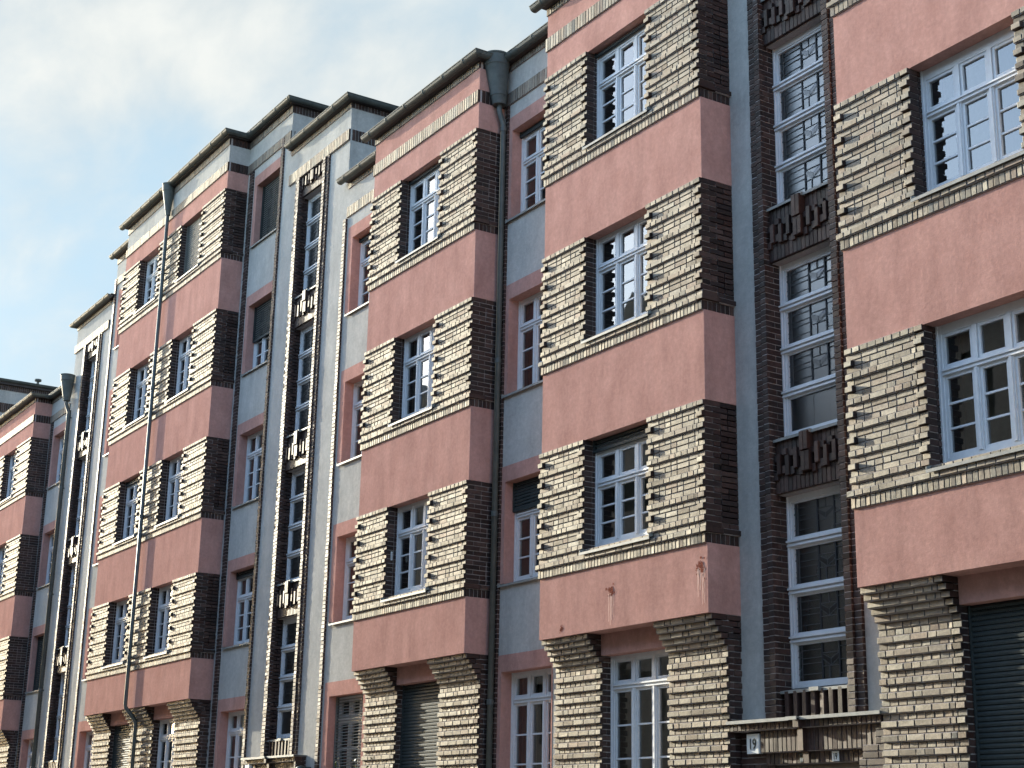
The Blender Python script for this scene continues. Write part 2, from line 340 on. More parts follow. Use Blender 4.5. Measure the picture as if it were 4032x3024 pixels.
def sill(f, x0, x1, zf, y0, y1, rise=.10, m='sill'):
    mb = MB(); t = .012
    mb.mesh([(x0,y0,zf),(x1,y0,zf),(x1,y1,zf+rise),(x0,y1,zf+rise),(x0,y0,zf-t),(x1,y0,zf-t),(x1,y1,zf+rise-t),(x0,y1,zf+rise-t)],
            [(0,1,2,3),(4,7,6,5),(0,4,5,1),(1,5,6,2),(2,6,7,3),(3,7,4,0)])
    mb.box(x0, x1, y0-.004, y0+.006, zf-.034, zf+.002)
    for xx in (x0, x1-.012): mb.mesh([(xx,y0-.004,zf),(xx+.012,y0-.004,zf),(xx+.012,y1,zf+rise),(xx,y1,zf+rise),(xx,y0-.004,zf+.035),(xx+.012,y0-.004,zf+.035),(xx+.012,y1,zf+rise+.035),(xx,y1,zf+rise+.035)],
            [(0,1,5,4),(1,2,6,5),(2,3,7,6),(3,0,4,7),(4,5,6,7)])
    return mb.build('window_sill', M[m], f)

# ------------------------------------------------------------------ brickwork of the bays
def pier_upper(par, x0, x1, z0, z1, right, dep):
    """storey-high pier; right = 'corner' (return to the set-back wall) or 'jamb'"""
    mb = MB(); zs = z0+.132; ch = (z1-zs)/23; zlow = zs+2*ch
    O = Vector((0, 0, 0)); seq = ['P']+['r', 's', 'r', 'P']*5
    z = z1
    for i, k in enumerate(seq):
        za, zb = z-ch, z; d = .049 if k == 'P' else .02
        t = (.115 if i % 2 else .24) if right == 'corner' else .115
        t = min(t, dep-.03)
        if k == 's':
            row(mb, O, X, NF, x0+.13, x1-.13, za, zb, .02, d0=-.1)
            for a, b in ((x0, x0+.118), (x1-.118, x1)): brick(mb, O, X, NF, a, b, za+.005, zb-.005, -t, .066)
        else:
            # the last brick carries the corner, its flank shows on the return
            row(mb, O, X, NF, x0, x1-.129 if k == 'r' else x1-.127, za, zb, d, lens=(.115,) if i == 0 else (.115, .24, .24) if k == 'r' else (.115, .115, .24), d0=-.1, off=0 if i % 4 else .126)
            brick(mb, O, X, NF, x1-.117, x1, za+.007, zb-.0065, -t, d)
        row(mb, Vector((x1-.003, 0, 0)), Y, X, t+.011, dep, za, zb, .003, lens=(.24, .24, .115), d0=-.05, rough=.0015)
        z = za
    # flank mortar and core
    mb.box(x0+.006, x1-.012, .004, dep, zlow, z1-.002, .5, 1)
    return mb.build('brick_pier', BM, par)
def sill_courses(par, x0, x1, z0, z1, wleft, dep=YG):
    """two courses and the soldier course below the windows, all along a bay"""
    mb = MB(); zs = z0+.132; ch = (z1-zs)/23; O = Vector((0, 0, 0))
    for za, zb, d, ex in ((zs+ch, zs+2*ch, .02, 0), (zs, zs+ch, .062, .04)):
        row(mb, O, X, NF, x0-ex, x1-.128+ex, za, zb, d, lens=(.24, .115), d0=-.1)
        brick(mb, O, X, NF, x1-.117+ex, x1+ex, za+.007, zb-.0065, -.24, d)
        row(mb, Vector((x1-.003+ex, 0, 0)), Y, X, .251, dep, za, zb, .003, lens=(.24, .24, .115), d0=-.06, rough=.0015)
    soldiers(mb, O, X, NF, x0-.008, x1, z0, zs, .03, d0=-.1)
    soldiers(mb, Vector((x1-.003, 0, 0)), Y, X, .0, dep, z0, zs, .006, d0=-.05, rough=.002)
    mb.box(x0+.006, x1-.012, .004, dep, z0, zs+2*ch-.002, .5, 1)
    return mb.build('brick_band', BM, par)
def soldier_band(par, x0, x1, z0, z1, yf, out_, ret=None, name='soldier_course'):
    mb = MB(); O = Vector((0, yf, 0))
    soldiers(mb, O, X, NF, x0, x1, z0, z1, out_, d0=-.02)
    if ret: soldiers(mb, Vector((x1-.004, 0, 0)), Y, X, yf-out_+.085, ret, z0, z1, .004, d0=-.05, rough=.002); mb.box(x0+.01, x1-.012, yf+.003, ret, z0+.002, z1-.002, .5, 1)
    return mb.build(name, BM, par)
def pier_ground(par, x0, x1, right, dep, zb=1.0):
    """corbelled top, then header and projecting stretcher courses in turn"""
    mb = MB(); ch = .0768; z = BB[1]; O = Vector((0, 0, 0)); i = 0
    while z > zb:
        za = z-ch
        if i < 6: yf = .045+.05*i; ln = (.24, .24, .115) if i % 2 == 0 else (.115, .115, .24)
        elif i % 2 == 0: yf = .272; ln = (.24, .24, .115)
        else: yf = .305; ln = (.115,)
        if i == 6: yf = .305; ln = (.115,)
        if i > 6: yf, ln = ((.272, (.24, .24, .115)) if i % 2 == 1 else (.305, (.115,)))
        t = yf+(.115 if i % 2 else .24)
        tj = min(t, dep-.02)
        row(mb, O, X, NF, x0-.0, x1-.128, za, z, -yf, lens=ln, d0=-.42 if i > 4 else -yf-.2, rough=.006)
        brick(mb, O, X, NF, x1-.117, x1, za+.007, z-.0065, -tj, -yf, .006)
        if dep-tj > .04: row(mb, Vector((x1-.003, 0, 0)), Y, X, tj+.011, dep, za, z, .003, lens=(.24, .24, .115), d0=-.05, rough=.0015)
        z = za; i += 1
    mb.box(x0+.006, x1-.012, .335, dep, zb, BB[1]-.01, .5, 1)
    mb.box(x0, x1, .27, dep, .0, zb, .4, 0)
    return mb.build('brick_pier', BM, par)
def plaster_box(par, name, x0, x1, z0, z1, y0, y1, m):
    """plaster block with slightly softened arrises"""
    mb = MB(); c = .006
    xs = [(x0, y1), (x0, y0+c), (x0+c, y0), (x1-c, y0), (x1, y0+c), (x1, y1)]
    n = len(xs)
    for a, b in zip(xs, xs[1:]): mb.poly([(*a, z0), (*b, z0), (*b, z1), (*a, z1)])
    mb.poly([(*p, z1) for p in xs]); mb.poly([(*p, z0) for p in xs][::-1])
    return mb.build(name, M[m], par)
def bay(par, x0, x1, wins, top, floors, opts):
    """a projecting bay: plaster bands, brick piers, windows"""
    edges = [x0]+[e for w_ in wins for e in w_]+[x1]
    piers = [(edges[i], edges[i+1]) for i in range(0, len(edges), 2)]
    for f in range(1, floors+1):
        plaster_box(par, 'plaster_band', x0, x1, BB[f], BT[f], 0, YG, 'pink')
        z0, z1 = BT[f], BB[f+1]
        sill_courses(par, x0, x1, z0, z1, wins[0][0])
        for k, (a, b) in enumerate(piers):
            last = k == len(piers)-1
            pier_upper(par, a, b, z0, z1, 'corner' if last else 'jamb', YG if last else .19)
            if not last: pb = MB(); pb.box(a+.01, b-.01, .19, YG, z0, z1, .5, 0); pb.build('wall_core', M['mortar'], par)
        zs = z0+.132; ch = (z1-zs)/23
        for k, (a, b) in enumerate(wins):
            o = opts.get((f, k), {})
            fw = window(par, a, b, z0+.335, z1, .185, **o)
            sill(fw, a-.02, b+.10, z0+.232, -.085, .19, .10)
    # ground floor
    for k, (a, b) in enumerate(piers):
        last = k == len(piers)-1
        pier_ground(par, a, b, 'corner' if last else 'jamb', YG if last else .48)
    for k, (a, b) in enumerate(wins):
        plaster_box(par, 'plaster_lintel', a, b, 4.05, BB[1], .28, .6, 'pink')
        o = opts.get((0, k), {})
        fw = window(par, a, b, 2.1, 4.05, .465, tr=.43, **o); sill(fw, a, b, 2.02, .2, .47, .08)
        mb = MB(); mb.box(a, b, .3, .6, 0, 2.05); mb.build('parapet', M['brick'], par)
    # parapet
    g = top is HIGH
    plaster_box(par, 'plaster_band', x0, x1, top['base'], top['s0'], 0, YG, 'pink')
    soldier_band(par, x0-.012, x1+.006, top['s0'], top['s1'], 0, .03, YG)
    plaster_box(par, 'plaster_band', x0, x1, top['s1'], top['p'], 0, YG, 'grey' if g else 'pink')
    soldier_band(par, x0-.006, x1+.006, top['p'], top['h'], 0, .022, YG)
    mb = MB(); mb.box(x0-.02, x1+.10, -.11, YG+.3, top['h']+.002, top['lip']-.01); mb.build('eaves', M['eaves'], par)

# ------------------------------------------------------------------ walls with openings
def wall(mb, x0, x1, z0, z1, holes, y=YG):
    xs = sorted({x0, x1}|{v for h in holes for v in h[:2] if x0 < v < x1}); zs = sorted({z0, z1}|{v for h in holes for v in h[2:] if z0 < v < z1})
    for a, b in zip(xs, xs[1:]):
        for c, d in zip(zs, zs[1:]):
            mx_, mz = (a+b)/2, (c+d)/2
            if any(h[0] < mx_ < h[1] and h[2] < mz < h[3] for h in holes): continue
            mb.poly([(a,y,c),(b,y,c),(b,y,d),(a,y,d)])
def recess_windows(par, ox, floors, opts, sl=.13, sr=.0, wd=1.42):
    """plaster-framed windows in the set-back wall; returns the wall holes"""
    holes = []
    for f in range(0, floors+1):
        z0, z1 = (2.1, 4.06) if f == 0 else (BT[f]+.225, BB[f+1]-.02)
        x0, x1 = ox, ox+wd
        mb = MB(); yf, yb = YG-.006, .82
        mb.box(x0-sl, x0, yf, yb, z0, z1); mb.box(x1, x1+max(sr, .03), yf, yb, z0, z1); mb.box(x0-sl, x1+max(sr, .03), yf, yb, z1, z1+.265)
        s = mb.build('window_surround', M['pink'], par)
        fw = window(par, x0, x1, z0+.02, z1, .735, tr=.44 if f == 0 else .50, **opts.get(f, {}))
        sill(fw, x0-.10, x1+.02, z0-.03, YG-.05, .76, .05)
        mb = MB(); mb.box(x0-sl, x1+.03, YG+.005, .82, z0-.06, z0-.035); mb.build('sill_bed', M['grey'], fw)
        holes.append((x0-sl, x1+max(sr, .03), z0-.045, z1+.265))
    return holes
def strip(par, x0, x1, z0, z1, y, out_, ret=True):
    """narrow vertical strip of half bricks with its right flank"""
    mb = MB(); ch = .077; n = int((z1-z0)/ch); ch = (z1-z0)/n
    for i in range(n):
        a, b = z0+i*ch, z0+(i+1)*ch; dx_ = .0 if i % 2 else .004
        brick(mb, Vector((0, y, 0)), X, NF, x0, x1-dx_, a+.0055, b-.0055, -.03, out_+rng.uniform(-.004, .004), .006)
    mb.box(x0+.006, x1-.008, y-out_+.009, y+.02, z0, z1, .5, 1)
    return mb.build('brick_strip', BM_SHADE, par)
SB = [3.40, 6.56, 9.735, 12.87]; ST = [5.80, 8.925, 12.115, 15.20]
def stair(par, cx, plain=()):
    """stairwell: four tall leaded windows between brick strips, relief panels between them"""
    hw = .612; xl, xr = cx-hw, cx+hw; z0, z1 = 3.03, 15.69
    strip(par, xl-.245, xl-.112, z0, z1, YG, .04); strip(par, xl-.108, xl, z0, z1, YG, .068)
    strip(par, xr, xr+.118, z0, z1, YG, .068); strip(par, xr+.122, xr+.245, z0, z1, YG, .04)
    # jambs
    mb = MB(); ch = .077; n = int((z1-z0)/ch); ch = (z1-z0)/n
    for i in range(n):
        row(mb, Vector((xl-.002, 0, 0)), Y, X, YG-.02, .80, z0+i*ch, z0+(i+1)*ch, .002, lens=(.24, .115), d0=-.05, rough=.0015, off=.12 if i % 2 else .25)
    mb.box(xl-.1, xl-.012, YG+.02, .82, z0, z1, .5, 1)
    mb.build('brick_jamb', BM, par)
    mb = MB(); mb.box(xr+.002, xr+.1, YG+.002, .82, z0, z1); mb.build('brick_jamb', M['shade_smooth'], par)
    for g in range(4):
        a, b = SB[g], ST[g]; fb = MB(); gl = MB(); cm = MB(); cg = MB(); lds = []; cgs = []; y = .735
        fb.box(xl, xl+.055, y, y+.08, a, b); fb.box(xr-.055, xr, y, y+.08, a, b); fb.box(xl+.055, xr-.055, y, y+.08, b-.07, b); fb.box(xl+.055, xr-.055, y, y+.08, a, a+.05)
        fb.box(xl, xl+.02, y-.018, y, a, b)
        lh = (b-a)/4
        for k in range(4):
            c, d = a+k*lh, a+(k+1)*lh
            if k: fb.box(xl-.0, xr, y-.012, y+.07, c-.05, c+.045); fb.box(xl-.012, xr, y-.045, y-.012, c+.004, c+.03); fb.box(xl, xr, y-.03, y-.012, c-.046, c-.02)
            c2, d2 = c+(.05 if k == 0 else .045), d-(.07 if k == 3 else .05); p, q = xl+.055, xr-.055
            s = .03; fb.box(p, p+s, y+.012, y+.06, c2, d2); fb.box(q-s, q, y+.012, y+.06, c2, d2); fb.box(p+s, q-s, y+.014, y+.06, c2, c2+s); fb.box(p+s, q-s, y+.014, y+.06, d2-s, d2)
            p += s; q -= s; c2 += s; d2 -= s; yg_ = y+.04
            t1, t2 = p+(q-p)*.40, p+(q-p)*.68
            for (u, v) in ((p, t1), (t1, t2), (t2, q)):
                sx = rng.gauss(0, .0025); sz = rng.gauss(0, .003); gl.poly([(u,yg_+sx,c2),(v,yg_-sx,c2),(v,yg_-sx+sz,d2),(u,yg_+sx+sz,d2)])
            if (g, k) in plain: continue
            for u in (t1, t2): lb = MB(); lb.box(u-.010, u+.010, yg_-.014, yg_+.006, c2, d2); lds.append(lb)
            e = .0032; yc = yg_-.007
            H = d2-c2
            def hb(u0, u1, zq): cm.box(u0, u1, yc-.004, yc+.008, zq-e, zq+e)
            def line(u0, z0_, u1, z1_):
                dv = Vector((u1-u0, 0, z1_-z0_)); nn = Vector((-dv.z, 0, dv.x)).normalized()*e
                pts = [Vector((u0, 0, z0_))+nn, Vector((u0, 0, z0_))-nn, Vector((u1, 0, z1_))-nn, Vector((u1, 0, z1_))+nn]
                cm.poly([(w_.x, yc-.004, w_.z) for w_ in pts])
            b1 = p+.065; cm.box(b1-e, b1+e, yc-.004, yc+.008, c2, d2)
            for fr in (.18, .40, .62, .84): hb(b1, t1, c2+H*fr) if fr != .40 else hb(b1, t1, c2+H*.47)
            for fr in (.14, .50, .86): hb(t2, q, c2+H*fr)
            for fr in (.0, .66): line(p, c2+H*fr, b1, c2+H*(fr+.17)); line(p, c2+H*(fr+.17), b1, c2+H*(fr+.34))
            hb(p, b1, c2+H*.34); hb(p, b1, c2+H*.66)
            mxx = (t1+t2)/2; zt = c2+H*.72; zb_ = c2+H*.36; zm = c2+H*.47
            hb(t1, t2, zt); hb(t1, t2, zb_)
            line(t1, zt-.01, mxx, zm+.035); line(t2, zt-.01, mxx, zm+.035); line(t1, zm+.045, mxx, zb_+.0); line(t2, zm+.045, mxx, zb_+.0)
            cm.box(mxx-e, mxx+e, yc-.004, yc+.008, zb_, zm+.035)
            if k % 2: cm.box(mxx-e, mxx+e, yc-.004, yc+.008, zt, d2)
            else: cm.box(mxx-.03-e, mxx-.03+e, yc-.004, yc+.008, c2, zb_)
            for sgn, u in ((1, t1), (-1, t2)):
                q4 = [(u+sgn*.01, yc-.001, zt-.012), (mxx, yc-.001, zm+.03), (mxx, yc-.001, zb_+.012), (u+sgn*.01, yc-.001, zm+.05)]
                cg.poly(q4[::-1] if sgn > 0 else q4)
            cgs.append(cg); cg = MB()
        f = fb.build('stair_window', M['frame'], par)
        gl.build('glass', M['glass'] if False else M['cathedral'], f)
        for q_ in lds: q_.build('glazing_bar', M['lead'], f)
        for q_ in cgs: q_.build('coloured_glass', M['tinted'], f)
        cm.build('leading', M['came'], f)
        interior(f, xl, xr, a, b, y, 1.2)
        sill(f, xl-.06, xr, a-.045, YG+.0, .76, .04)
        mb = MB(); mb.box(cx-.08, cx+.08, YG-.03, YG+.1, a-.075, a-.03); mb.build('sill_nose', M['sill'], f)
        # relief panel above this window (and the ribbed one under the lowest)
        c, d = b, (SB[g+1]-.05 if g < 3 else 15.69)
        pn = MB(); n = 16; pw = (xr-xl)/n; O = Vector((0, .60, 0))
        pn.box(xl, xr, .605, .82, c, d, .4, 1)
        H = d-c
        for i in range(n):
            dist = abs(i-7.5)-.5                           # 0 at the middle pair
            u0, u1 = xl+i*pw, xl+(i+1)*pw-.008
            tri = .035*((7-dist) % 3)
            s0 = c+.012
            brick(pn, O, X, NF, u0, u1, s0, c+.20, -.03, .045, .003)
            if i in (7, 8):
                brick(pn, O, X, NF, u0-.0, u1+.004, c+.21, c+.46, -.03, .115, .003); brick(pn, O, X, NF, u0, u1+.004, c+.47, d, -.03, .135, .003); continue
            lo = c+.21+tri; raised = int(dist) % 2 == 0
            if raised:
                brick(pn, O, X, NF, u0, u1, c+.20, lo, -.03, .05, .002)
                brick(pn, O, X, NF, u0+.002, u1, lo, min(lo+.26, d-.06), -.03, .098, .004)
                brick(pn, O, X, NF, u0, u1, min(lo+.26, d-.06), d, -.03, .03, .003)
            else:
                l2 = lo+.05
                brick(pn, O, X, NF, u0, u1, c+.20, l2-.08 if l2-.08 > c+.21 else c+.21, -.03, .045, .003)
                brick(pn, O, X, NF, u0, u1, l2-.08, l2+.02, -.03, .075, .003)
                brick(pn, O, X, NF, u0, u1, l2+.02, l2+.16, -.03, .015, .003)
                brick(pn, O, X, NF, u0, u1, l2+.16, min(l2+.24, d-.01), -.03, .07, .003)
                brick(pn, O, X, NF, u0, u1, min(l2+.24, d-.01), d, -.03, .03, .003)
        pn.build('brick_panel', BM_SHADE, par)
    pn = MB(); pn.box(xl, xr, .60, .82, 3.03, SB[0]-.04, .4, 1)
    for i in range(16):
        u0 = xl+i*(xr-xl)/16; brick(pn, Vector((0, .60, 0)), X, NF, u0, u0+.068, 3.03, SB[0]-.05, -.02, .075 if i % 2 else .01, .003)
    pn.build('brick_panel', BM_SHADE, par)
    return (xl-.25, xr+.25, z0-.1, z1)

# ------------------------------------------------------------------ rainwater goods
def gutter(par, path, lip, r=.088, brk=.72, name='gutter'):
    """half-round gutter swept along a plan polyline (x, y); outer side = right of travel towards the street"""
    P = [Vector((x, y)) for x, y in path]; n = len(P); mb = MB(); seg = 10
    def nrm(i, j): d = (P[j]-P[i]).normalized(); return Vector((d.y, -d.x))
    offs = []
    for i in range(n):
        if i == 0: o = nrm(0, 1)
        elif i == n-1: o = nrm(n-2, n-1)
        else:
            a, b = nrm(i-1, i), nrm(i, i+1); o = (a+b); o = o/(o.dot(a))
        offs.append(o)
    def ring(i, rr, dz=0., p=None, o=None):
        p = P[i] if p is None else p; o = offs[i] if o is None else o
        return [(p.x+o.x*rr*math.cos(q), p.y+o.y*rr*math.cos(q), lip+dz-rr*math.sin(q)) for q in [math.pi*k/seg for k in range(seg+1)]]
    for i in range(n-1):
        for rr in (r, r-.006):
            a, b = ring(i, rr), ring(i+1, rr)
            for k in range(seg): mb.poly([a[k], b[k], b[k+1], a[k+1]] if rr == r else [a[k], a[k+1], b[k+1], b[k]])
        # bead on the front lip
        mb.tube([(P[i].x+offs[i].x*r, P[i].y+offs[i].y*r, lip), (P[i+1].x+offs[i+1].x*r, P[i+1].y+offs[i+1].y*r, lip)], .011, 8)
        L = (P[i+1]-P[i]).length; o = nrm(i, i+1); d = (P[i+1]-P[i]).normalized(); s = brk*.4
        while s < L:
            p = P[i]+d*s
            a, b = ring(0, r+.009, .004, p-d*.016, o), ring(0, r+.009, .004, p+d*.016, o)
            for k in range(seg): mb.poly([a[k], b[k], b[k+1], a[k+1]])
            for a_ in (a, b): mb.poly(a_)
            s += brk
    for i, flip in ((0, 1), (n-1, 0)):
        a = ring(i, r); mb.poly(a if flip else a[::-1])
    ob = mb.build(name, M['zinc'], par)
    return ob
def downpipe(par, pts, r, hop, collars, m='pipe'):
    mb = MB(); mb.tube(pts, r, 16); p = mb.build('downpipe', M[m], par, True)
    for x, y, z in collars:
        c = MB(); c.tube([(x, y, z-.045), (x, y, z-.04), (x, y, z+.04), (x, y, z+.045)], [r+.004, r+.010, r+.010, r+.004], 16)
        c.box(x-.012, x+.012, y, y+.12, z-.018, z+.018); c.build('pipe_clamp', M[m], p)
    xt, yt, zt, rt, xb, yb, zb, rb = hop
    h = MB(); k = 28; A = Vector((xb, yb, zb)); B = Vector((xt, yt, zt)); H = zt-zb
    prof = [(0, rb*.78), (.0, rb), (.17, rb+.16*(rt-rb)), (.17, rb+.19*(rt-rb)+.006), (.2, rb+.22*(rt-rb)), (.76, rt*.90), (.78, rt*.96), (.97, rt*.98), (.97, rt*1.03), (1, rt*1.05), (1.0, rt*.93), (.8, rt*.85)]
    rings = [[tuple(A.lerp(B, f)+Vector((math.cos(q), math.sin(q), 0))*rr) for q in [2*math.pi*j/k for j in range(k)]] for f, rr in prof]
    for a, b in zip(rings, rings[1:]):
        for j in range(k): h.poly([a[j], a[(j+1) % k], b[(j+1) % k], b[j]])
    h.poly(rings[0][::-1]); h.poly(rings[-1])
    h.build('hopper', M['zinc' if m == 'pipe' else m], p)
    return p
def roof(par, pts, z, h=.05):
    mb = MB(); mb.poly([(x, y, z+h) for x, y in pts]); mb.poly([(x, y, z) for x, y in pts][::-1]); n = len(pts)
    for i in range(n):
        a, b = pts[i], pts[(i+1) % n]; mb.poly([(*a, z), (*b, z), (*b, z+h), (*a, z+h)])
    return mb.build('roof', M['roof'], par)
def eave_run(par, x0, x1, z0, z1, lip, y=YG):
    soldier_band(par, x0, x1, z0, z1, y, .022)
    mb = MB(); mb.box(x0, x1, y-.11, y+.4, z1+.002, lip-.01); mb.build('eaves', M['eaves'], par)
def body(par, x0, x1, zt):
    """the mass of the house behind the facade: side, back and cross walls"""
    mb = MB(); mb.box(x0, x1, 2.0, 11, 0, zt-.05); return mb.build('house_body', M['grey'], par)

# ================================================================== the four houses of the row
row_group = 'apartment houses of the pink and brick row'
# ---------------- house 19
h19 = empty('apartment_house', (-14, 0, 0), 'four storey pink and brick apartment house with the 19 sign, nearest at the right', 'house', row_group)
BL, BR, AL, AR = -19.162, -15.277, -12.668, -8.79; CL, CR = -25.232, -21.302
bay(h19, BL, BR, [(-18.0, -16.49)], LOW, 3, {
    (1, 0): dict(top=.16, blind=.10), (2, 0): dict(), (3, 0): dict(top=.07, blind=.03), (0, 0): dict()})
bay(h19, AL, AR, [(-11.46, -9.94)], LOW, 3, {(3, 0): dict(top=.10, curtain='r'), (2, 0): dict(top=.08, curtain='r'), (1, 0): dict(top=.05), (0, 0): dict(blind=1, bm='blind')})
holes = recess_windows(h19, -21.03, 3, {3: dict(top=.09, blind=.05), 2: dict(curtain='ld'), 1: dict(top=.05, blind=.28), 0: dict(curtain='l')}, sl=.11)
holes.append(stair(h19, -13.965, plain={(1, 0)}))
mb = MB(); wall(mb, -21.33, -6.5, 0, 14.6, holes); wall(mb, BR-.02, -12.6, 14.6, 16.5, []); mb.poly([(-6.5, YG, 0), (-6.5, 11, 0), (-6.5, 11, 14.6), (-6.5, YG, 14.6)]); mb.build('render_wall', M['grey'], h19)
strip(h19, -21.21, -21.125, .5, 13.87, YG, .045)
soldier_band(h19, CR, BL, LOW['s0'], LOW['s1'], YG, .03); eave_run(h19, CR, BL, LOW['p'], LOW['h'], LOW['lip'])
gutter(h19, [(BL-.2, -.148), (BR+.148, -.148), (BR+.148, .39), (AL-.1, .39)], LOW['lip'])
gutter(h19, [(AL-.2, -.148), (AR+.148, -.148), (AR+.148, .385)], LOW['lip'])
roof(h19, [(BL-.12, -.1), (BR+.1, -.1), (BR+.1, .4), (AL-.1, .4), (AL-.1, -.1), (AR+.1, -.1), (AR+.1, 11), (CR, 11), (CR, .45), (BL-.12, .45)], LOW['lip']-.02)
body(h19, -21.3, -6.5, 14.7)
# ---------------- house 17
h17 = empty('apartment_house', (-29.3, 0, 0), 'middle apartment house, five storeys left of its stair tower, four right of it', 'house', row_group)
DL, DR = -40.468, -33.134
bay(h17, CL, CR, [(-24.04, -22.57)], LOW, 3, {(3, 0): dict(top=.06, blind=.03), (2, 0): dict(), (1, 0): dict(curtain='m'), (0, 0): dict(blind=1)})
bay(h17, DL, DR, [(-39.14, -37.62), (-36.04, -34.60)], HIGH, 4, {(4, 1): dict(blind=1, bm='blindgrey'), (4, 0): dict(top=.05), (3, 0): dict(curtain='l'), (2, 0): dict(top=.10, blind=.06), (2, 1): dict(), (1, 0): dict(curtain='r'), (1, 1): dict(curtain='r'), (0, 0): dict(blind=1), (0, 1): dict(curtain='r')})
holes = recess_windows(h17, -32.53, 4, {4: dict(blind=1), 3: dict(blind=.52), 1: dict(top=.1, blind=.08), 0: dict(curtain='r')}, sl=.17)
holes += recess_windows(h17, -27.17, 3, {3: dict(top=.07, blind=.04), 0: dict(blind=1, open_=True, bm='blindgrey')}, sl=.2, sr=.12)
holes.append(stair(h17, -29.31, plain={(0, 0)}))
mb = MB(); wall(mb, -33.2, -30.65, 0, 17.7, holes); wall(mb, -30.65, -27.53, 0, 16.5, holes); wall(mb, -27.53, -25.2, 0, 14.6, holes)
for xx, za, zb in ((-30.65, 16.5, 17.7), (-27.53, 14.6, 16.5)): mb.poly([(xx, YG, za), (xx, 3.2, za), (xx, 3.2, zb), (xx, YG, zb)])
mb.build('render_wall', M['grey'], h17)
strip(h17, -32.93, -32.745, .5, 16.88, YG, .05); strip(h17, -31.115, -30.985, .5, 17.1, YG, .045); strip(h17, -27.585, -27.455, .5, 13.87, YG, .045)
soldier_band(h17, DR, -30.65, HIGH['s0'], HIGH['s1'], YG, .03, 3.2); eave_run(h17, DR, -30.63, HIGH['p'], HIGH['h'], HIGH['lip'])
soldier_band(h17, -30.57, -27.52, TOW['s0'], TOW['s1'], YG, .045, 3.2); eave_run(h17, -30.57, -27.51, TOW['p'], TOW['h'], TOW['lip'])
for xx, tp in ((-30.65, HIGH), (-27.53, TOW)):
    mb = MB(); soldiers(mb, Vector((xx, 0, 0)), Y, X, YG, 3.2, tp['p'], tp['h'], .02, d0=-.05, rough=.002); mb.build('soldier_course', BM, h17)
    mb = MB(); mb.box(xx-.2, xx+.11, YG-.11, 3.2, tp['h']+.004, tp['lip']-.012); mb.build('eaves', M['eaves'], h17)
soldier_band(h17, -27.46, CL, LOW['s0'], LOW['s1'], YG, .03); eave_run(h17, -27.46, CL, LOW['p'], LOW['h'], LOW['lip'])
gutter(h17, [(DL-.22, -.148), (DR+.148, -.148), (DR+.148, .385), (-30.51, .385), (-30.51, 3.3)], HIGH['lip'])
gutter(h17, [(-30.52, .385), (-27.39, .385), (-27.39, 3.3)], TOW['lip'])
gutter(h17, [(-27.62, .385), (CL, .385)], LOW['lip'])
gutter(h17, [(CL-.22, -.148), (CR+.148, -.148), (CR+.148, .385), (BL, .385)], LOW['lip'])
roof(h17, [(DL-.1, -.1), (DR+.1, -.1), (DR+.1, .4), (-30.55, .4), (-30.55, 3.4), (-36.9, 6), (DL-.1, 6)], HIGH['lip']-.02)
roof(h17, [(-30.6, .4), (-27.43, .4), (-27.43, 3.4), (-30.6, 3.4)], TOW['lip']-.02)
roof(h17, [(-27.5, .4), (CL, .4), (CL, -.1), (CR+.1, -.1), (CR+.1, .4), (BL, .4), (BL, 11), (-27.5, 11)], LOW['lip']-.02)
body(h17, -33, -21.3, 14.7)
mb = MB(); mb.box(DL, -30.7, .6+1.4, 8, 14, 17.7); mb.build('house_body', M['grey'], h17)
# ---------------- house 15
h15 = empty('apartment_house', (-46, 0, 0), 'apartment house at the left edge, with slim stair tower left of the five storeys', 'house', row_group)
EL, ER = -55.9, -48.436
bay(h15, EL, ER, [(-54.5, -53.0), (-51.52, -50.02)], LOW, 3, {})
holes = recess_windows(h15, -42.40, 4, {}, sl=.2, sr=.13)
holes += recess_windows(h15, -47.85, 3, {1: dict(blind=1)}, sl=.15)
holes.append(stair(h15, -44.62))
mb = MB(); wall(mb, -48.5, -46.40, 0, 14.6, holes); wall(mb, -46.40, -42.95, 0, 16.5, holes); wall(mb, -42.95, -40.4, 0, 17.7, holes)
for xx, za, zb in ((-46.40, 14.6, 16.5), (-42.95, 16.5, 17.7)): mb.poly([(xx, YG, za), (xx, 3.2, za), (xx, 3.2, zb), (xx, YG, zb)][::-1])
mb.build('render_wall', M['grey'], h15)
strip(h15, -48.22, -48.05, .5, 13.87, YG, .05); strip(h15, -46.42, -46.29, .5, 13.87, YG, .045); strip(h15, -42.95, -42.82, .5, 17.1, YG, .045)
soldier_band(h15, ER, -46.42, LOW['s0'], LOW['s1'], YG, .03); eave_run(h15, ER, -46.41, LOW['p'], LOW['h'], LOW['lip'])
soldier_band(h15, -46.44, -43.2, TOW['s0'], TOW['s1'], YG, .045); eave_run(h15, -46.44, -43.2, TOW['p'], TOW['h'], TOW['lip'])
soldier_band(h15, -42.95, DL, HIGH['s0'], HIGH['s1'], YG, .03); eave_run(h15, -42.97, DL, HIGH['p'], HIGH['h'], HIGH['lip'])
gutter(h15, [(-43.16, .385), (DL, .385)], HIGH['lip'])
gutter(h15, [(-46.55, 3.2), (-46.55, .385), (-42.95, .385)], TOW['lip'])
gutter(h15, [(EL-.2, -.148), (ER+.148, -.148), (ER+.148, .385), (-46.42, .385)], LOW['lip'])
roof(h15, [(-43.05, .4), (DL, .4), (DL, 6), (-43.05, 6)], HIGH['lip']-.02)
roof(h15, [(-46.5, .4), (-42.95, .4), (-42.95, 3.4), (-46.5, 3.4)], TOW['lip']-.02)
